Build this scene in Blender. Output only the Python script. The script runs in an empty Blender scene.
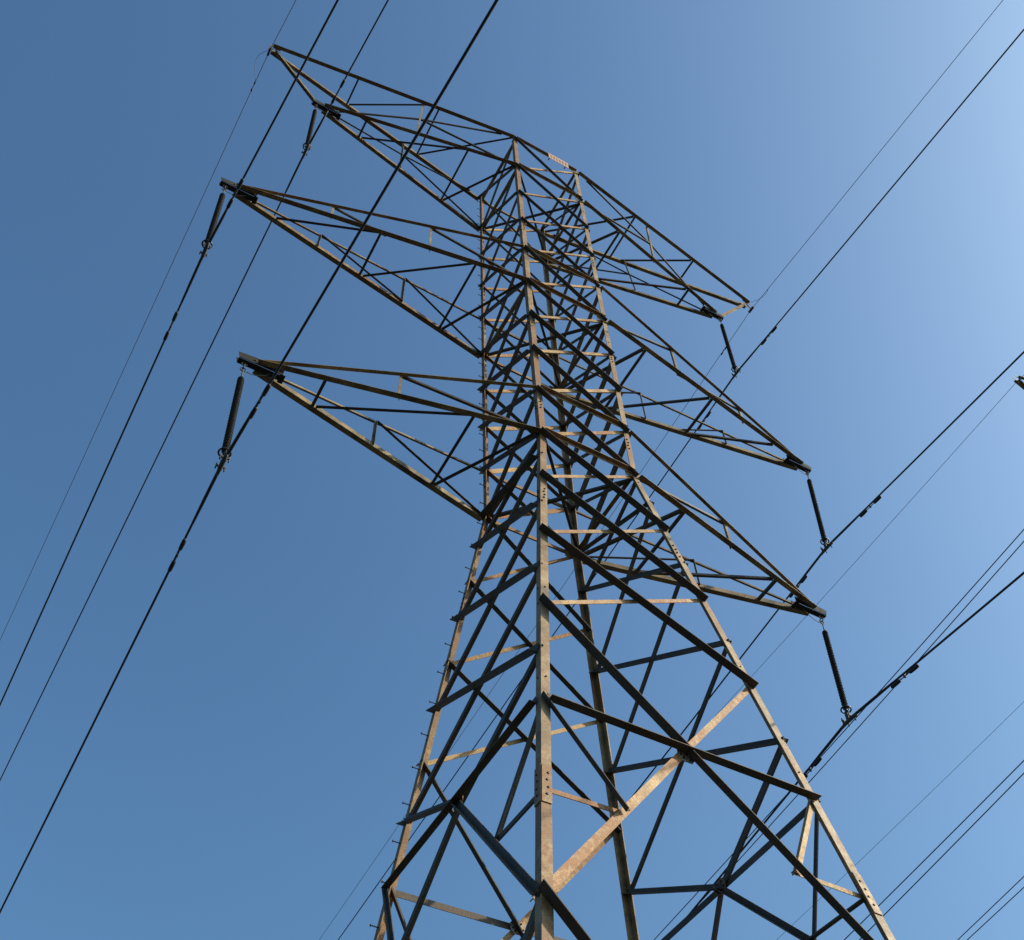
import bpy, math, random
import numpy as np
from mathutils import Vector, Matrix
random.seed(4)
sc = bpy.context.scene
COL = sc.collection
R = math.radians
GZ = 16.77                                   # height of the tower's waist above the ground

# ------------------------------------------------------------------ camera
cam_d = bpy.data.cameras.new('camera'); cam = bpy.data.objects.new('camera', cam_d); COL.objects.link(cam)
cam.location = (-6.63513, -9.36090, GZ - 15.17050)
cam.rotation_euler = (2.52345737, 0.02322736, -0.51011973)
cam_d.sensor_width = 36; cam_d.sensor_fit = 'HORIZONTAL'; cam_d.lens = 1040.7495 * 36 / 1024
cam_d.clip_start = 0.05; cam_d.clip_end = 5000
sc.camera = cam

# ------------------------------------------------------------------ sky and sun
SUN_DIR = Vector((math.sin(R(121)) * math.cos(R(32)), math.cos(R(121)) * math.cos(R(32)), math.sin(R(32))))
elev = math.asin(SUN_DIR.z); azim = math.atan2(SUN_DIR.x, SUN_DIR.y)
w = bpy.data.worlds.new('World'); sc.world = w; w.use_nodes = True
nt = w.node_tree; nt.nodes.clear()
sky = nt.nodes.new('ShaderNodeTexSky'); sky.sky_type = 'NISHITA'; sky.sun_disc = False
sky.sun_elevation = elev; sky.sun_rotation = azim
sky.air_density = 1.3; sky.dust_density = 5.0; sky.ozone_density = 10.0; sky.altitude = 0
bg = nt.nodes.new('ShaderNodeBackground'); bg.inputs['Strength'].default_value = 0.15
wo = nt.nodes.new('ShaderNodeOutputWorld')
wb = nt.nodes.new('ShaderNodeMixRGB'); wb.blend_type = 'MULTIPLY'; wb.inputs['Fac'].default_value = 1   # the photograph's white balance
wb.inputs[2].default_value = (.99, 1.08, .96, 1); nt.links.new(sky.outputs[0], wb.inputs[1]); nt.links.new(wb.outputs[0], bg.inputs['Color']); nt.links.new(bg.outputs[0], wo.inputs[0])
sl = bpy.data.lights.new('sun', 'SUN'); sl.energy = 4.6; sl.angle = R(0.5); sl.color = (1.0, 0.87, 0.66)
so = bpy.data.objects.new('sun', sl); COL.objects.link(so)
so.rotation_euler = SUN_DIR.to_track_quat('Z', 'Y').to_euler(); so.location = SUN_DIR * 60
sc.view_settings.view_transform = 'Standard'; sc.view_settings.look = 'None'
sc.view_settings.gamma = 1; sc.view_settings.use_curve_mapping = False
sc.view_settings.exposure = 0.25

# ------------------------------------------------------------------ materials
def steel(name, c_a, c_b, rust, rust_amt, rough=0.55, metal=0.25):
    m = bpy.data.materials.new(name); m.use_nodes = True; t = m.node_tree; N = t.nodes; L = t.links
    p = N['Principled BSDF']
    tc = N.new('ShaderNodeTexCoord'); oi = N.new('ShaderNodeObjectInfo')
    off = N.new('ShaderNodeVectorMath'); off.operation = 'ADD'
    sc_ = N.new('ShaderNodeMath'); sc_.operation = 'MULTIPLY'; sc_.inputs[1].default_value = 37.0
    L.new(oi.outputs['Random'], sc_.inputs[0]); L.new(tc.outputs['Object'], off.inputs[0]); L.new(sc_.outputs[0], off.inputs[1])
    n1 = N.new('ShaderNodeTexNoise'); n1.inputs['Scale'].default_value = 2.2; n1.inputs['Detail'].default_value = 8; n1.inputs['Roughness'].default_value = .65
    n2 = N.new('ShaderNodeTexNoise'); n2.inputs['Scale'].default_value = 14; n2.inputs['Detail'].default_value = 6; n2.inputs['Roughness'].default_value = .7
    n3 = N.new('ShaderNodeTexNoise'); n3.inputs['Scale'].default_value = .8; n3.inputs['Detail'].default_value = 5
    for n in (n1, n2, n3): L.new(off.outputs[0], n.inputs['Vector'])
    r1 = N.new('ShaderNodeValToRGB'); r1.color_ramp.elements[0].position = .33; r1.color_ramp.elements[1].position = .68
    r1.color_ramp.elements[0].color = (*c_a, 1); r1.color_ramp.elements[1].color = (*c_b, 1)
    L.new(n1.outputs['Fac'], r1.inputs['Fac'])
    add = N.new('ShaderNodeMath'); add.operation = 'ADD'; L.new(n2.outputs['Fac'], add.inputs[0]); L.new(n3.outputs['Fac'], add.inputs[1])
    ad2 = N.new('ShaderNodeMath'); ad2.operation = 'MULTIPLY_ADD'; L.new(oi.outputs['Random'], ad2.inputs[0]); ad2.inputs[1].default_value = .35; L.new(add.outputs[0], ad2.inputs[2])
    rr = N.new('ShaderNodeValToRGB'); rr.color_ramp.elements[0].position = 1.34 / 2 - rust_amt * .3; rr.color_ramp.elements[1].position = 1.34 / 2 - rust_amt * .3 + .12
    hf = N.new('ShaderNodeMath'); hf.operation = 'MULTIPLY'; hf.inputs[1].default_value = .5; L.new(ad2.outputs[0], hf.inputs[0]); L.new(hf.outputs[0], rr.inputs['Fac'])
    mx = N.new('ShaderNodeMixRGB'); L.new(rr.outputs[0], mx.inputs['Fac']); L.new(r1.outputs[0], mx.inputs[1]); mx.inputs[2].default_value = (*rust, 1)
    # fine dirt speckle
    sp = N.new('ShaderNodeTexNoise'); sp.inputs['Scale'].default_value = 55; sp.inputs['Detail'].default_value = 3; L.new(off.outputs[0], sp.inputs['Vector'])
    mr = N.new('ShaderNodeMapRange'); mr.inputs[1].default_value = .3; mr.inputs[2].default_value = .7; mr.inputs[3].default_value = .72; mr.inputs[4].default_value = 1.18; L.new(sp.outputs['Fac'], mr.inputs[0])
    mu = N.new('ShaderNodeMixRGB'); mu.blend_type = 'MULTIPLY'; mu.inputs['Fac'].default_value = 1; L.new(mx.outputs[0], mu.inputs[1]); L.new(mr.outputs[0], mu.inputs[2])
    L.new(mu.outputs[0], p.inputs['Base Color'])
    rm = N.new('ShaderNodeMapRange'); rm.inputs[3].default_value = rough - .12; rm.inputs[4].default_value = rough + .2; L.new(n2.outputs['Fac'], rm.inputs[0]); L.new(rm.outputs[0], p.inputs['Roughness'])
    p.inputs['Metallic'].default_value = metal
    bp = N.new('ShaderNodeBump'); bp.inputs['Strength'].default_value = .25; bp.inputs['Distance'].default_value = .01; L.new(n2.outputs['Fac'], bp.inputs['Height']); L.new(bp.outputs[0], p.inputs['Normal'])
    return m
def plain(name, c, rough=.6, metal=0., var=.25, scale=30):
    m = bpy.data.materials.new(name); m.use_nodes = True; t = m.node_tree; N = t.nodes; L = t.links; p = N['Principled BSDF']
    tc = N.new('ShaderNodeTexCoord'); n = N.new('ShaderNodeTexNoise'); n.inputs['Scale'].default_value = scale; n.inputs['Detail'].default_value = 5; L.new(tc.outputs['Object'], n.inputs['Vector'])
    r = N.new('ShaderNodeValToRGB'); r.color_ramp.elements[0].position = .3; r.color_ramp.elements[1].position = .7
    r.color_ramp.elements[0].color = (*[x * (1 - var) for x in c], 1); r.color_ramp.elements[1].color = (*[min(1, x * (1 + var)) for x in c], 1)
    L.new(n.outputs['Fac'], r.inputs['Fac']); L.new(r.outputs[0], p.inputs['Base Color']); p.inputs['Roughness'].default_value = rough; p.inputs['Metallic'].default_value = metal
    return m
M_LEG = steel('weathered_leg_steel', (.10, .064, .032), (.46, .325, .165), (.26, .125, .045), .40, .6, .02)
M_BR = steel('weathered_shaded_brace_steel', (.035, .030, .023), (.085, .070, .050), (.10, .055, .032), .16, .65, 0)  # weathered steel, its tone deepened to carry the braces' shade
M_RUST_LIT = steel('rusty_sunlit_brace_steel', (.30, .175, .07), (.62, .415, .19), (.32, .145, .05), .40, .65, 0)  # rusty steel, made paler so the colour holds the sunlight too
M_ARM = steel('weathered_arm_steel', (.05, .036, .018), (.38, .275, .125), (.16, .08, .03), .22, .65, 0)
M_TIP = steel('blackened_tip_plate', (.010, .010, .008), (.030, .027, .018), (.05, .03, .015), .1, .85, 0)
M_PLATE = steel('gusset_steel', (.28, .23, .17), (.42, .36, .27), (.20, .11, .06), .12, .5, .3)
M_HOLE = plain('dark_bolt', (.015, .013, .012), .7)
M_INS = plain('insulator_shed', (.022, .020, .020), .55)
M_FIT = plain('galvanised_fitting', (.08, .078, .075), .7, .1)
M_RING = plain('dark_ring', (.05, .05, .05), .4, .5)
M_WIRE = plain('aged_conductor', (.035, .035, .040), .5, .4)
M_EW = plain('aged_earthwire', (.10, .10, .11), .5, .4)
M_SIGN = plain('pale_sign_plate', (.50, .33, .21), .5)
M_GRASS = plain('rough_grass', (.019, .021, .016), .9, 0, .5, .4)

# ------------------------------------------------------------------ mesh collector
class MB:
    def __init__(s): s.v = []; s.f = []; s.m = []; s.smooth = []
    def add(s, vs, fs, mi=0, sm=False):
        b = len(s.v); s.v += [tuple(v) for v in vs]; s.f += [tuple(b + i for i in f) for f in fs]; s.m += [mi] * len(fs); s.smooth += [sm] * len(fs); return s
    def box(s, c, ax, ay, az, mi=0):
        c, ax, ay, az = map(Vector, (c, ax, ay, az))
        vs = [c + sx * ax + sy * ay + sz * az for sx in (-1, 1) for sy in (-1, 1) for sz in (-1, 1)]
        fs = [(0, 1, 3, 2), (4, 6, 7, 5), (0, 4, 5, 1), (2, 3, 7, 6), (0, 2, 6, 4), (1, 5, 7, 3)]
        return s.add(vs, fs, mi)
    def prism(s, prof, p0, p1, a, b, mi=0):
        # profile points (u,v) in the a,b plane swept p0->p1
        n = len(prof); vs = [p + a * u + b * v for p in (p0, p1) for u, v in prof]
        fs = [(i, (i + 1) % n, n + (i + 1) % n, n + i) for i in range(n)] + [tuple(range(n))[::-1], tuple(range(n, 2 * n))]
        return s.add(vs, fs, mi)
    def angle(s, p0, p1, a, b, wa, wb=None, t=.012, mi=0):
        # rolled angle section: heel on the line p0-p1, one flange along a, the other along b
        p0, p1, a, b = map(Vector, (p0, p1, a, b)); d = (p1 - p0).normalized(); wb = wb or wa
        a = (a - d * a.dot(d)).normalized(); b = b - d * b.dot(d); b = (b - a * b.dot(a)).normalized()
        return s.prism([(0, 0), (wa, 0), (wa, t), (t, t), (t, wb), (0, wb)], p0, p1, a, b, mi)
    def tube(s, pts, r, n=8, mi=0, cap=True):
        pts = [Vector(p) for p in pts]; vs = []; fs = []
        rs = r if isinstance(r, (list, tuple)) else [r] * len(pts)
        d0 = (pts[1] - pts[0]).normalized(); u = d0.orthogonal().normalized()
        for i, p in enumerate(pts):
            d = (pts[min(i + 1, len(pts) - 1)] - pts[max(i - 1, 0)])
            d = d.normalized() if d.length > 1e-9 else d0
            u = (u - d * u.dot(d)).normalized(); v = d.cross(u)
            for k in range(n):
                a = 2 * math.pi * k / n; vs.append(p + (u * math.cos(a) + v * math.sin(a)) * rs[i])
        for i in range(len(pts) - 1):
            for k in range(n):
                fs.append((i * n + k, i * n + (k + 1) % n, (i + 1) * n + (k + 1) % n, (i + 1) * n + k))
        if cap: fs += [tuple(range(n))[::-1], tuple((len(pts) - 1) * n + k for k in range(n))]
        return s.add(vs, fs, mi, True)
    def torus(s, c, ax, R_, r, n=28, m=8, mi=0):
        c = Vector(c); ax = Vector(ax).normalized(); u = ax.orthogonal().normalized(); v = ax.cross(u); vs = []; fs = []
        for i in range(n):
            a = 2 * math.pi * i / n; e = u * math.cos(a) + v * math.sin(a)
            for j in range(m):
                b = 2 * math.pi * j / m; vs.append(c + e * (R_ + r * math.cos(b)) + ax * r * math.sin(b))
        for i in range(n):
            for j in range(m): fs.append((i * m + j, ((i + 1) % n) * m + j, ((i + 1) % n) * m + (j + 1) % m, i * m + (j + 1) % m))
        return s.add(vs, fs, mi, True)
    def disc(s, c, n, r, h, mi=0, k=6):
        c, n = Vector(c), Vector(n).normalized(); return s.tube([c, c + n * h], r, k, mi)
    def build(s, name, mats, parent=None, origin=None):
        me = bpy.data.meshes.new(name); o0 = Vector(origin) if origin is not None else Vector((0, 0, 0))
        me.from_pydata([tuple(Vector(v) - o0) for v in s.v], [], s.f)
        for m in (mats if isinstance(mats, (list, tuple)) else [mats]): me.materials.append(m)
        me.polygons.foreach_set('material_index', s.m); me.polygons.foreach_set('use_smooth', s.smooth); me.update()
        import bmesh
        bm = bmesh.new(); bm.from_mesh(me); bmesh.ops.recalc_face_normals(bm, faces=bm.faces); bm.to_mesh(me); bm.free()
        o = bpy.data.objects.new(name, me); COL.objects.link(o)
        if parent: o.parent = parent
        o.location = o0
        return o
def tag(o, label=None, cat=None, group=None, kind=None):
    for k, v in (('label', label), ('category', cat), ('group', group), ('kind', kind)):
        if v: o[k] = v
    return o
def empty(name, loc=(0, 0, 0)):
    o = bpy.data.objects.new(name, None); COL.objects.link(o); o.location = loc; o.empty_display_size = .5; return o

# ------------------------------------------------------------------ ground
g = MB(); n = 24; S = 3000
gv = []; gf = []
xs = [(-1) ** (i < n / 2) * (abs(i - n / 2) / (n / 2)) ** 3 * S for i in range(n + 1)]
for j in range(n + 1):
    for i in range(n + 1):
        r = math.hypot(xs[i], xs[j]); gv.append((xs[i], xs[j], 0 if r < 30 else 6 * math.sin(xs[i] * .004) * math.cos(xs[j] * .0035 + 1) * min(1, (r - 30) / 300)))
for j in range(n):
    for i in range(n): gf.append((j * (n + 1) + i, j * (n + 1) + i + 1, (j + 1) * (n + 1) + i + 1, (j + 1) * (n + 1) + i))
g.add(gv, gf, 0, True)
tag(g.build('ground', M_GRASS), kind='structure')

# ------------------------------------------------------------------ tower geometry (measured from the waist, z = 0)
Z = {'T': 15.92, 'TL': 13.53, 'a': 11.54, 'b': 9.67, 'MU': 7.87, 'ML': 6.08, 'c': 4.5, 'd': 3.0, 'LU': 1.46, 'W': 0.0,
     '1': -1.68, '2': -3.5, 'A': -5.36, 'B': -7.29, 'm': -8.64, 'C': -9.93}
TIP = {'EW': (8.328, 15.87), 'TT': (6.43, 13.37), 'MT': (7.427, 6.01), 'LT': (5.827, -.04)}
SG = {'N': (-1, -1), 'R': (1, -1), 'L': (-1, 1), 'F': (1, 1)}
def leg(c, z):
    if z >= 0: hx = 1 + .1224 * z / 15.925; hy = 1.0605 + .003 * z / 15.925
    else: hx = 1 - .1246 * z; hy = 1.0605 - .1348 * z
    dx = {'N': -.02 + (.005 * z if z < 0 else .0022 * z), 'F': .03 - (.007 if z < 0 else .0018) * z}.get(c, 0)   # the frame is a little racked
    return Vector((SG[c][0] * hx + dx, SG[c][1] * hy, z + GZ))
LW = .118                                    # leg flange
FACES = {'near': ('N', 'R', (0, -1, 0)), 'far': ('F', 'L', (0, 1, 0)), 'left': ('L', 'N', (-1, 0, 0)), 'right': ('R', 'F', (1, 0, 0))}

def tower(root, parts):
    """every member through parts(name, MB, material, parent) -> parent handle"""
    up = Vector((0, 0, 1))
    # ---- legs
    for c in 'NRLF':
        sx, sy = SG[c]; b = MB()
        a0 = Vector((-sx, 0, 0)); b0 = Vector((0, -sy, 0))
        top, wst, bot = leg(c, Z['T'] + .06), leg(c, 0), leg(c, -GZ)
        b.angle(leg(c, .002), top, a0, b0, LW, t=.014)
        b.angle(bot, leg(c, -.002), a0, b0, LW, t=.016)
        # splice bolts
        for zs in (-8.62, -2.3, 1.0, 4.3, 9.2, -13.0):
            p = leg(c, zs); d = (leg(c, zs + 1) - p).normalized()
            for k in range(4):
                q = p + d * (k * .10 - .15)
                for (fl, nn) in ((a0, Vector((0, sy, 0))), (b0, Vector((sx, 0, 0)))):
                    b.disc(q + fl * LW * (.62 if k % 2 else .5), nn, .015, .018, 1)
        for zs in (10.3, 5.0, 12.7, -.25, -5.0, -6.9):
            p = leg(c, zs)
            for fl, nn in ((a0, Vector((0, sy, 0))), (b0, Vector((sx, 0, 0)))): b.disc(p + fl * LW * .55, nn, .011, .012, 1)
        lg = parts('leg', b, (M_LEG, M_HOLE), root)
        # splice plates
        for zs in (-8.62,):
            s_ = MB(); p = leg(c, zs); d = (leg(c, zs + 1) - p).normalized()
            for (fl, nn) in ((a0, Vector((0, sy, 0))), (b0, Vector((sx, 0, 0)))):
                s_.box(p + fl * LW * .5 + nn * .006, d * .26, fl * LW * .49, nn * .006)
            parts('splice_plate', s_, M_LEG, lg)
        if c == 'L':
            z = -14.5; k = 0
            while z < Z['T']:
                p = leg(c, z); s_ = MB()
                if k % 2: q = p + b0 * .07; dr = Vector((-1, 0, .03))
                else: q = p + a0 * .07; dr = Vector((0, 1, .03))
                s_.tube([q, q + dr * .105], .008, 6); s_.disc(q + dr * .103, dr, .018, .012)
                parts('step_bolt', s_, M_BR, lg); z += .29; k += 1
        f = MB(); p = leg(c, -GZ)
        f.add([p + Vector((x, y, -.3)) for x in (-.45, .45) for y in (-.45, .45)] + [p + Vector((x, y, .22)) for x in (-.3, .3) for y in (-.3, .3)],
              [(0, 1, 3, 2), (4, 6, 7, 5), (0, 4, 5, 1), (2, 3, 7, 6), (0, 2, 6, 4), (1, 5, 7, 3)])
        parts('footing', f, M_FOOT, root)

    # ---- face bracing
    def member(nrm, p0, p1, side, edge, wd, t=.010, off=0., ext=0.045):
        nrm = Vector(nrm); d = (p1 - p0).normalized(); e = nrm.cross(d)
        if e.z < 0: e = -e
        if abs(e.z) < .05 and e.z < 0: e = -e
        jit = lambda: Vector((random.uniform(-1, 1), random.uniform(-1, 1), random.uniform(-1, 1))) * .007
        p0 = p0 - d * (ext + random.uniform(-.012, .012)) + jit(); p1 = p1 + d * (ext + random.uniform(-.012, .012)) + jit()
        o = nrm * (.003 + off) if side > 0 else -nrm * (.020 + off)
        b = MB()
        if edge < 0: b.angle(p0 + o - e * wd * .5, p1 + o - e * wd * .5, e, nrm * side, wd, t=t)
        else: b.angle(p0 + o + e * wd * .5, p1 + o + e * wd * .5, -e, nrm * side, wd, t=t)
        return b
    for fn, (c0, c1, nrm) in FACES.items():
        nrm = Vector(nrm)
        inset = lambda c, z: leg(c, z) + (leg(c1 if c == c0 else c0, z) - leg(c, z)).normalized() * LW * .35
        gk = [key for key in ('T', 'TL', 'MU', 'ML', 'LU', 'W') if not (key in ('MU', 'LU') and fn in ('left', 'right'))]
        panel = None
        for key in gk:
            z = Z[key] + (0.03 if key != 'T' else -.03)
            q = member(nrm, inset(c0, z), inset(c1, z), 1 if fn in ('near', 'far') else -1, 1 if fn in ('near', 'far') else -1, .080, off=.016, ext=-.02)
            h_ = parts('bracing_panel' if panel is None else 'girt', q, M_LEG if fn in ('near', 'far') else M_ARM, root if panel is None else panel)
            if panel is None: panel = h_
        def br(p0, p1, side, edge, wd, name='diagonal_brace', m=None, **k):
            # slim members inside near and outside far face: rusty, with sunlight in their colour
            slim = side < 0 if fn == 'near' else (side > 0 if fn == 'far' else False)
            parts(name, member(nrm, p0, p1, side, edge, wd, **k), m or (M_RUST_LIT if slim else M_BR), panel)
        UPK = ['T', 'TL', 'a', 'b', 'MU', 'ML', 'c', 'd', 'LU', 'W']
        oe, ie = EDGE[fn]
        for u, l in zip(UPK[:-1], UPK[1:]):
            wd = .080 if Z[u] > 9 else (.095 if Z[u] > 5 else .11)
            br(inset(c0, Z[u]), inset(c1, Z[l]), OUTF[fn], oe, wd)
            br(inset(c0, Z[l]), inset(c1, Z[u]), -OUTF[fn], ie, wd * .78)
        if fn in ('near', 'far'): seq = [0, Z['1'], Z['2'], Z['A']]
        else: seq = [0, -.84, -2.58, -4.43, -6.33]
        for u, l in zip(seq[:-1], seq[1:]):
            br(inset(c0, u), inset(c1, l), OUTF[fn], oe, ext=.0 if fn == 'left' else .045, wd=.122 if fn in ('near', 'left') else (.075 if fn == 'right' else .07))
            br(inset(c0, l), inset(c1, u), -OUTF[fn], ie, .066 if fn == 'near' else (.085 if fn == 'left' else .095))
        zA, zB, zC, zm = seq[-1], Z['B'], Z['C'], Z['m']
        # big panel A-B-C
        def big(zA, zB, zC, zm, double):
            cen = (inset(c0, zB) + inset(c1, zB)) / 2
            br(inset(c0, zA), cen, OUTF[fn], oe, 0.125 if fn == 'near' else .10, ext=.05)
            br(inset(c1, zA), cen, -OUTF[fn], ie, .085, ext=.05)
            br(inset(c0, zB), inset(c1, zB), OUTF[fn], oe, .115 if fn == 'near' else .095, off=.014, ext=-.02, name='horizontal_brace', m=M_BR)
            for c in (c0, c1):
                inner = (c == c0)
                br(cen, inset(c, zC), -OUTF[fn] if inner else OUTF[fn], ie if inner else oe, .10 if fn == 'near' else .082, ext=.05)
                mid = (cen + inset(c, zC)) / 2
                br(inset(c, zB), mid, OUTF[fn] if inner else -OUTF[fn], oe if inner else ie, .062, name='redundant_brace', off=.012, ext=.03)
                br(inset(c, zm), mid, -OUTF[fn], ie, .055, name='redundant_brace', off=.03, ext=.03)
                if inner and double:
                    q = -nrm * .23
                    br(cen + q, inset(c, zC) + q, -OUTF[fn], ie, .060, off=.02, ext=-.1)
            gp = MB(); ax = (leg(c1, zB) - leg(c0, zB)).normalized(); az = nrm.cross(ax)
            if az.z < 0: az = -az
            gk_ = -.06 if fn == 'near' else 0
            cen = cen + az * gk_
            prof = [(-.15, -.05), (-.09, -.13), (.09, -.13), (.15, -.05), (.15, .06), (.08, .12), (-.08, .12), (-.15, .06)]
            gp.prism([(u * .8, v * .8) for u, v in prof], cen - nrm * .0185, cen - nrm * .0065, ax, az)
            for px, pz in ((-.1, -.03), (-.06, -.08), (.06, -.08), (.1, -.03), (0, 0), (.06, .07), (-.06, .07)):
                for sn in (-1, 1): gp.disc(cen + ax * px * .8 + az * pz * .8 + (nrm * -.0065 if sn > 0 else nrm * -.0185), nrm * sn, .014, .014, 1)
            parts('gusset_plate', gp, (M_PLATE if fn in ('near', 'far') else M_ARM, M_HOLE), panel)
        big(zA, zB, zC, zm, fn == 'near')
        big(zC, -12.7, -GZ + .35, -14.6, False)
    # node plates at the crossarm roots
    for key in ('T', 'TL', 'ML', 'W'):
        for c in 'NRLF':
            sx, sy = SG[c]; p = leg(c, Z[key]); g_ = MB()
            g_.box(p + Vector((-sx * .12, sy * .012, 0)), (.15, 0, 0), (0, .005, 0), (0, 0, .11))
            for k in range(3): g_.disc(p + Vector((-sx * (.05 + .07 * k), sy * .017, .04 - .04 * (k % 2))), (0, sy, 0), .013, .012, 1)
            parts('node_plate', g_, (M_ARM, M_HOLE), root)
    # plan bracing (horizontal diaphragms)
    for key in ('TL', 'ML', 'W'):
        pb = MB(); z = Z[key]
        pb.angle(leg('N', z) + Vector((.1, .1, .05)), leg('F', z) + Vector((-.1, -.1, .05)), (0, 0, 1), (1, -1, 0), .06, t=.008)
        pb.angle(leg('L', z) + Vector((.1, -.1, -.05)), leg('R', z) + Vector((-.1, .1, -.05)), (0, 0, 1), (1, 1, 0), .06, t=.008)
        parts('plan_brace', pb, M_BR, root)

    # ---- crossarms.  s=-1 left, +1 right; the right arm is the left one turned half round the tower axis
    for s in (-1, 1):
        fr, bk = ('N', 'L') if s < 0 else ('F', 'R')    # turned with the arm: f1 zigzag partner
        def P(c, key, tip, fr_):
            tx, tz = TIP[tip]; t0 = Vector((s * tx, (.05 if SG[c][1] > 0 else -.05), tz + GZ)); q = leg(c, Z[key]); q = q + Vector((s * .01, 0, 0))
            return t0 + (q - t0) * fr_
        def chord(b, c, key, tip, wd, drop, st=0.):
            p0, p1 = P(c, key, tip, st), P(c, key, tip, 1.0)
            yo = Vector((0, SG[c][1], 0))
            # heel at the lower edge: one flange stands up, the other points outward along the bottom
            b.angle(p0 + Vector((0, 0, drop)), p1 + Vector((0, 0, drop)), (0, 0, 1), yo, wd, t=.010)
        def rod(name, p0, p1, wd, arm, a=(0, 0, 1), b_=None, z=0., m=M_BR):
            b = MB(); d = (p1 - p0).normalized(); e = Vector((0, 0, z))
            bb = Vector(b_) if b_ else d.cross(Vector(a))
            b.angle(p0 + e, p1 + e, a, bb, wd, t=.008)
            parts(name, b, m, arm)
        for tip, lo, hi in (('TT', 'TL', 'T'), ('MT', 'ML', 'MU'), ('LT', 'W', 'LU')):
            ab = MB(); tx, tz = TIP[tip]; tw = Vector((s * tx, 0, tz + GZ))
            wl = .105 if tip != 'TT' else .098
            for c in (fr, bk): chord(ab, c, lo, tip, wl, -.05)
            if tip != 'TT':
                for c in (fr, bk): chord(ab, c, hi, tip, .070 if SG[c][1] < 0 else .042, .0, .02)
            arm = parts('crossarm', ab, M_ARM, root)
            # tip plates: pair of side plates tapering outward past the chord meeting point
            pl = MB()
            for sy in (-1, 1):
                prof = [(-.44, -.07), (.31, -.075), (.35, .06), (.05, .10), (-.44, .085)]
                y0 = sy * .055
                pl.prism([(u * s, v) for u, v in prof], tw + Vector((0, y0, 0)), tw + Vector((0, y0 + sy * .012, 0)), Vector((1, 0, 0)), Vector((0, 0, 1)))
                for u, v in ((-.38, .02), (-.25, -.03), (-.1, .03), (.05, 0)): pl.disc(tw + Vector((u * s, y0 + sy * .012, v)), (0, sy, 0), .017, .014, 1)
            pl.box(tw + Vector((-.06 * s, 0, -.085)), (.38, 0, 0), (0, .054, 0), (0, 0, .006))
            pl.box(tw + Vector((-.44 * s, 0, -.10)), (.045, 0, 0), (0, .085, 0), (0, 0, .006))
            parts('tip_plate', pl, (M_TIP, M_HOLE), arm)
            f = lambda k: P(fr, lo, tip, k) + Vector((0, 0, -.045))
            b = lambda k: P(bk, lo, tip, k) + Vector((0, 0, -.045))
            if s > 0: pass
            if tip == 'LT': fb = [.235, .49, .76]
            elif tip == 'MT': fb = [.155, .315, .485, .655, .82]
            else: fb = [.22, .48, .745]
            wb = .055
            rt = lambda c, key: leg(c, Z[key]) + Vector((0, 0, -.03))
            if tip in ('LT', 'TT'):
                rod('arm_brace', b(fb[0]), f(fb[0]), wb, arm); rod('arm_brace', b(fb[0] + .01), f(fb[2] - .01), wb, arm, z=.012)
                rod('arm_brace', b(fb[2]), f(fb[2]), wb, arm); rod('arm_brace', b(fb[2] + .01), rt(fr, lo), wb + .01, arm, z=.012)
                rod('arm_brace', f(fb[2] - .0) , rt(bk, lo), .001 + wb * .8, arm, z=.03) if False else None
            else:
                rod('arm_brace', b(fb[0]), f(fb[2] - .01), wb, arm); rod('arm_brace', b(fb[2]), f(fb[2]), wb, arm, z=.012)
                rod('arm_brace', b(fb[2] + .01), f(fb[4] - .01), wb, arm); rod('arm_brace', b(fb[4]), f(fb[4]), wb, arm, z=.012)
                rod('arm_brace', b(fb[4] + .01), rt(fr, lo), wb + .01, arm)
            if tip != 'TT':
                posts = [.49] if tip == 'LT' else [.315, .655]
                for c in (fr, bk):
                    yo = Vector((0, SG[c][1], 0))
                    for k in posts:
                        rod('arm_post', P(c, lo, tip, k) + Vector((0, 0, -.03)), P(c, hi, tip, k) + Vector((0, 0, .03)), .05, arm, a=-yo, b_=(s, 0, 0), m=M_ARM)
                    if tip == 'LT': rod('arm_brace', P(c, hi, tip, .49), rt(c, lo), .05, arm, a=(0, 0, 1), b_=-yo)
                    else:
                        rod('arm_brace', P(c, hi, tip, .315), P(c, lo, tip, .5 if c == fr else .655), .045, arm, a=(0, 0, 1), b_=-yo)
                        rod('arm_brace', P(c, hi, tip, .655), rt(c, lo), .05, arm, a=(0, 0, 1), b_=-yo)
                # second diagonal of the root bay, seen running from the inner post foot to the rear leg
                rod('arm_brace', P(bk, hi, tip, posts[-1]), rt(bk, lo) + Vector((0, 0, .1)), .05, arm, a=(0, 0, 1), b_=(0, 1, 0)) if False else None
            else:
                for c in (fr, bk):
                    yo = Vector((0, SG[c][1], 0))
                    pm = P(c, 'TL', 'TT', .475); pe = P(c, 'T', 'EW', .615); mid = pm + (pe - pm) * .5
                    t0 = Vector((s * (TIP['TT'][0] - .4), SG[c][1] * .1, TIP['TT'][1] + GZ + .06))
                    rod('arm_post', pm, pe, .05, arm, a=-yo, b_=(s, 0, 0), m=M_ARM)
                    rod('arm_brace', t0, mid, .045, arm, a=(0, 0, 1), b_=-yo)
                    rod('arm_brace', mid, P(c, 'T', 'EW', .95), .045, arm, a=(0, 0, 1), b_=-yo)
                    rod('arm_brace', mid, rt(c, 'TL'), .05, arm, a=(0, 0, 1), b_=-yo)
        # earthwire peak
        eb = MB(); tx, tz = TIP['EW']; tw = Vector((s * tx, 0, tz + GZ))
        for c in (fr, bk): chord(eb, c, 'T', 'EW', .105, -.05)
        arm = parts('earthwire_peak', eb, M_ARM, root)
        pl = MB()
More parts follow.
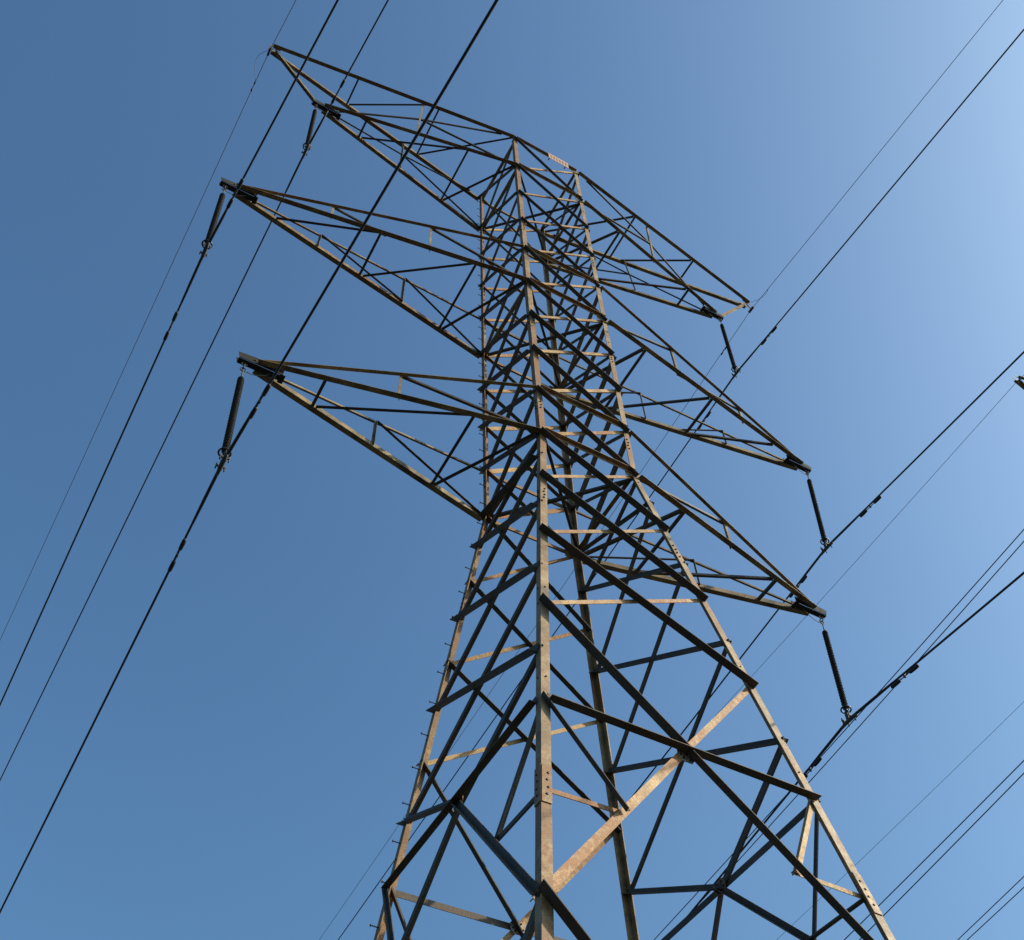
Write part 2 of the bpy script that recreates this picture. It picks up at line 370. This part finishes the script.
        for sy in (-1, 1):
            pl.prism([(-.22 * s, -.06), (.12 * s, -.05), (.12 * s, .05), (-.22 * s, .06)], tw + Vector((0, sy * .05, -.01)), tw + Vector((0, sy * .06, -.01)), Vector((1, 0, 0)), Vector((0, 0, 1)))
            for u in (-.12, 0): pl.disc(tw + Vector((u * s, sy * .06, 0)), (0, sy, 0), .016, .012, 1)
        parts('tip_plate', pl, (M_ARM, M_HOLE), arm)
        for sy in (-1, 1):
            rod('peak_strut', Vector((s * (TIP['TT'][0] + .22), sy * .05, TIP['TT'][1] + GZ + .06)), tw + Vector((-s * .1, sy * .05, -.04)), .06, arm, a=(0, -sy, 0), b_=(s, 0, 0), m=M_ARM)
        f = lambda k: P(fr, 'T', 'EW', k) + Vector((0, 0, -.045)); b = lambda k: P(bk, 'T', 'EW', k) + Vector((0, 0, -.045))
        rod('arm_brace', b(.345), f(.345), .05, arm); rod('arm_brace', b(.352), f(.63), .05, arm, z=.012)
        rod('arm_brace', b(.685), f(.68), .05, arm); rod('arm_brace', b(.69), leg(fr, Z['T'] - .05), .055, arm, z=.012)

EDGE = {'near': (-1, 1), 'far': (1, -1), 'left': (-1, 1), 'right': (1, -1)}
OUTF = {'near': 1, 'far': 1, 'left': 1, 'right': 1}
M_FOOT = plain('footing_concrete', (.38, .36, .33), .9)

root = empty('transmission_tower')
tag(root, 'tall rust-brown steel lattice pylon with six crossarms filling the photo', 'pylon', 'lattice pylons of two parallel lines')
tower(root, lambda name, mb, mat, parent: mb.build(name, mat, parent))

# route marker plate at the top of the near face
sg = MB(); pa, pb_ = leg('N', Z['T'] - .1), leg('R', Z['T'] - .1)
q0 = pa + (pb_ - pa) * .49; q1 = pa + (pb_ - pa) * .80; ax = (q1 - q0) / 2; cc = (q0 + q1) / 2 + Vector((0, -.16, -.28))
sg.box(cc, ax, (0, .004, 0), (0, 0, .22))
for k in range(6):                            # worn upright strokes
    xx = -.72 + k * .29
    sg.box(cc + ax * xx + Vector((0, -.006, 0)), ax * .05, (0, .003, 0), (0, 0, .12), 1)
for xx in (-.8, .8): sg.box(cc + ax * xx + Vector((0, .07, 0)), (.015, 0, 0), (0, .065, 0), (0, 0, .015), 1)
tag(sg.build('marker_plate', (M_SIGN, plain('faded_marking', (.30, .13, .07), .7)), root), 'small pale marker plate bolted on the top edge between the near legs')

# neighbouring tower of the parallel line: only one arm tip reaches into view, so it is one mesh
big = MB(); D2 = Vector((29.9, -1.3, 4.0))
mats2 = []
def collect(name, mb, mat, parent):
    ms = mat if isinstance(mat, tuple) else (mat,)
    for m in ms:
        if m not in mats2: mats2.append(m)
    b0 = len(big.v); big.v += mb.v; big.f += [tuple(i + b0 for i in f_) for f_ in mb.f]
    big.m += [mats2.index(ms[k]) for k in mb.m]; big.smooth += mb.smooth; return None
tower(None, collect)
for c in 'NRLF':                             # its taller leg extension down to the ground
    sx, sy = SG[c]; p = leg(c, -GZ)
    big.angle(p + Vector((sx * .5, sy * .54, -4.02)), p + Vector((0, 0, .1)), (-sx, 0, 0), (0, -sy, 0), LW, t=.016)
    big.m[-8:] = [0] * 8
t2 = big.build('transmission_tower.001', mats2); t2.location = D2
tag(t2, 'second lattice pylon, only its dark arm tip showing at the right edge of the photo', 'pylon', 'lattice pylons of two parallel lines')

# ------------------------------------------------------------------ insulator strings
CL = {('TT', -1): (0, 3.48), ('TT', 1): (-.04, 3.62), ('MT', -1): (-.04, 3.1), ('MT', 1): (-.3, 3.4), ('LT', -1): (0, 2.82), ('LT', 1): (-.1, 2.88)}
CLAMP = {}
LV = {'TT': 'topmost', 'MT': 'middle', 'LT': 'lowest'}
for (t, s), (dx, dz) in CL.items():
    tx, tz = TIP[t]
    A = Vector((s * (tx + .20), 0, tz + GZ - .10)); Bc = Vector((s * (tx + dx), 0, tz - dz + GZ)); CLAMP[t, s] = Bc
    d = (Bc - A).normalized(); Ln = (Bc - A).length
    r = empty('insulator_string', A)
    tag(r, f'dark insulator string hanging from the {LV[t]} crossarm on the {"left" if s < 0 else "right"} of the big pylon', 'insulator', 'insulator strings on the big pylon')
    def pt(k): return A + d * k
    def child(name, mb, m): 
        o = mb.build(name, m, None); o.parent = r; o.location = (0, 0, 0)
        for v in o.data.vertices: v.co -= A
        return o
    h = MB()                                  # shackles and links
    h.torus(pt(.03), (0, 1, 0), .045, .011); h.torus(pt(.12), (1, 0, 0), .045, .010); h.torus(pt(.20), (0, 1, 0), .045, .011)
    h.tube([pt(.22), pt(.48)], .013, 6)
    child('shackle', h, M_FIT)
    s0, s1 = .46, Ln - .26
    b = MB(); nd = int((s1 - s0) / .036); pts = []; rs = []
    for i in range(nd):
        k = s0 + (s1 - s0) * i / nd; h_ = (s1 - s0) / nd; ro = .058 if i % 2 else .052
        for kk, rr in ((0, .024), (.25, .030), (.62, ro), (.74, ro), (.80, .030)): pts.append(pt(k + kk * h_)); rs.append(rr)
    b.tube(pts, rs, 14); child('shed_column', b, M_INS)
    b = MB(); b.tube([pt(s1 - .02), pt(Ln - .16)], .03, 8)
    side = Vector((0, 1, 0)); b.torus(pt(s1 + .02), d, .088, .015)
    for sy in (-1, 1): b.tube([pt(s1 + .10), pt(s1 + .02) + side * sy * .088], .009, 5)
    child('arcing_ring', b, M_RING)
    b = MB(); b.torus(pt(Ln - .14), (1, 0, 0), .04, .012)
    b.box(pt(Ln - .07), (.03, 0, 0), (0, .035, 0), (0, 0, .06))
    b.tube([Bc + Vector((0, y, -.015 - y * y * .6)) for y in (-.20, -.1, 0, .1, .20)], [.024, .034, .038, .034, .024], 8)
    for y in (-.09, .09): b.box(Bc + Vector((0, y, .02)), (.075, 0, 0), (0, .014, 0), (0, 0, .014)); b.tube([Bc + Vector((.065, y, -.06)), Bc + Vector((.065, y, .07))], .011, 6); b.tube([Bc + Vector((-.065, y, -.06)), Bc + Vector((-.065, y, .07))], .011, 6)
    child('suspension_clamp', b, M_FIT)
    if True:                                  # earthing strap from the plate to the shackle
        b = MB(); e0 = Vector((s * (tx - .25), 0, tz + GZ - .1)); e1 = pt(.22)
        b.tube([e0 + (e1 - e0) * k + Vector((0, 0, -.10 * math.sin(math.pi * k))) for k in [i / 8 for i in range(9)]], .007, 5)
        child('bonding_strap', b, M_FIT)

# ------------------------------------------------------------------ conductors and earthwires
def run(P0, sy, phi, a, b=.00036, L=170):
    ts = list(np.linspace(0, 40, 60)) + list(np.linspace(42, L, 60)); ph = R(phi)
    return [P0 + Vector((math.sin(ph) * u * sy, sy * math.cos(ph) * u, -a * u + b * u * u)) for u in ts]
def at(c, u):
    acc = 0
    for p, q in zip(c, c[1:]):
        l = (q - p).length
        if acc + l >= u: return p + (q - p) * ((u - acc) / l), (q - p).normalized()
        acc += l
def damper(curve, u, parent):
    p, d = at(curve, u); b = MB(); dn = Vector((0, 0, -1))
    b.box(p + dn * .045, d * .018, d.cross(dn).normalized() * .016, (0, 0, .04))
    c0 = p + dn * .065
    b.tube([c0 - d * .27, c0 - d * .1 + dn * -.01, c0, c0 + d * .1 + dn * -.01, c0 + d * .27], .010, 6)
    for s_ in (-1, 1):
        b.tube([c0 + d * s_ * .11, c0 + d * s_ * .13, c0 + d * s_ * .22, c0 + d * s_ * .31, c0 + d * s_ * .33], [.018, .030, .034, .032, .016], 10)
    return b.build('vibration_damper', (M_DAMP,), parent)
M_DAMP = plain('dark_damper', (.025, .025, .028), .7, .1)
def wire(name, P0, up, dn, rad, mat, label, cat, group, damps=(), rod_len=0, b=.00036):
    cu = run(P0, -1, *up, b=b); cd = run(P0, 1, *dn, b=b)
    m = MB(); m.tube(cu[::-1] + cd[1:], rad, 8)
    o = m.build(name, mat); tag(o, label, cat, group)
    if rod_len:
        rr = MB(); pu = [at(cu, k)[0] for k in (rod_len, rod_len * .6, rod_len * .2)]; pd = [at(cd, k)[0] for k in (.01, rod_len * .2, rod_len * .6, rod_len)]
        rr.tube(pu + pd, [rad * 1.1] + [rad * 1.4] * 5 + [rad * 1.1], 8); rr.build('armour_rod', mat, o)
    for sy, u in damps: damper(cu if sy < 0 else cd, u, o)
    return o
WP = {('TT', -1): ((-4.0, .06), (-1.75, .13)), ('TT', 1): ((-.5, .06), (-1.0, .15)), ('MT', -1): ((-4.5, .06), (-1.25, .13)),
      ('MT', 1): ((-.75, .04), (-.25, .15)), ('LT', -1): ((-3.5, .04), (-.75, .10)), ('LT', 1): ((.25, .06), (.75, .16))}
DP = {('TT', -1): [(-1, 1.7)], ('TT', 1): [(-1, 1.42), (1, 1.6)], ('MT', -1): [(-1, 1.35), (1, 1.65)],
      ('MT', 1): [(-1, 1.42), (1, 1.1)], ('LT', -1): [(-1, 1.3), (1, 1.75)], ('LT', 1): [(-1, 1.4), (1, 1.2)]}
for (t, s), (u, dn) in WP.items():
    wire('conductor', CLAMP[t, s], u, dn, .0185, M_WIRE, f'thick dark power line clamped under the {LV[t]} insulator string on the {"left" if s < 0 else "right"}', 'power line', 'conductors of the big pylon', DP[t, s], 1.15)
for s, up, dn in ((-1, (-5.0, .03), (-2.0, .13)), (1, (0, .08), (-1.0, .16))):
    P0 = Vector((8.43 if s > 0 else -8.36, 0, (15.57 if s > 0 else 15.47) + GZ))
    o = wire('earthwire', P0, up, dn, .009, M_EW, f'thin grey earthwire held at the top {"left" if s < 0 else "right"} peak of the big pylon', 'earthwire', 'earthwires of the big pylon', ())
    cd = run(P0, 1, *dn); cu = run(P0, -1, *up)
    b = MB(); tp = Vector((s * 8.3, 0, 15.86 + GZ))
    b.tube([tp, tp + Vector((s * .07, 0, -.1)), P0 + Vector((0, 0, .03))], .014, 6); b.box(P0, (.03, 0, 0), (0, .12, 0), (0, 0, .035)); b.build('hanger_clamp', M_FIT, o)
    crv = cd if s < 0 else cu
    e, _ = at(crv, .9); b = MB()
    b.tube([tp + (e - tp) * k + Vector((s * .28 * math.sin(math.pi * k), 0, .22 * math.sin(math.pi * k))) for k in [i / 12 for i in range(13)]], .006, 5); b.build('bonding_loop', M_EW, o)
    p, d_ = at(cd, 1.05 if s < 0 else 1.6); b = MB()
    b.tube([p - d_ * .16 + Vector((0, 0, -.05)), p - d_ * .06 + Vector((0, 0, -.05))], .022, 6); b.tube([p + d_ * .06 + Vector((0, 0, -.05)), p + d_ * .16 + Vector((0, 0, -.05))], .022, 6); b.tube([p - d_ * .1 + Vector((0, 0, -.05)), p + d_ * .1 + Vector((0, 0, -.05))], .008, 5); b.box(p + Vector((0, 0, -.02)), (.01, 0, 0), (0, .015, 0), (0, 0, .035))
    b.build('vibration_damper', M_DAMP, o)

# the parallel line: x at its tower, height there, slope away from it
FW = [('conductor', 23.5, 33.011, .157, .020, 'left power line of the close upper pair crossing behind the lowest right insulator string'),
      ('conductor', 24.0, 33.159, .163, .020, 'right power line of the close upper pair crossing behind the lowest right insulator string'),
      ('conductor', 22.5, 24.985, .158, .018, 'upper line of the wider pair crossing the lower right corner beside the tower leg'),
      ('conductor', 23.0, 25.157, .170, .018, 'lower line of the wider pair crossing the lower right corner beside the tower leg'),
      ('conductor', 24.1, 23.299, .168, .015, 'upper line of the closest pair cutting the bottom right corner'),
      ('conductor', 24.4, 23.102, .155, .015, 'lower line of the closest pair cutting the bottom right corner'),
      ('earthwire', 21.55, 36.439, .093, .009, 'faint thin wire running down from the dark arm tip at the right edge'),
      ('earthwire', 38.2, 40.228, .132, .010, 'faint thin wire alone between the two pairs of lines at lower right')]
for nm, x0, z0, a, r_, lab in FW:
    P0 = Vector((x0, -1.3, z0)); cd = run(P0, 1, -1.5, a, b=.0005); cu = run(P0, -1, -1.5, .10, b=.0005, L=100)
    m = MB(); m.tube(cu[::-1] + cd[1:], r_, 8); o = m.build(nm, M_WIRE if nm == 'conductor' else M_EW)
    tag(o, lab, 'power line' if nm == 'conductor' else 'earthwire', 'wires of the parallel line')
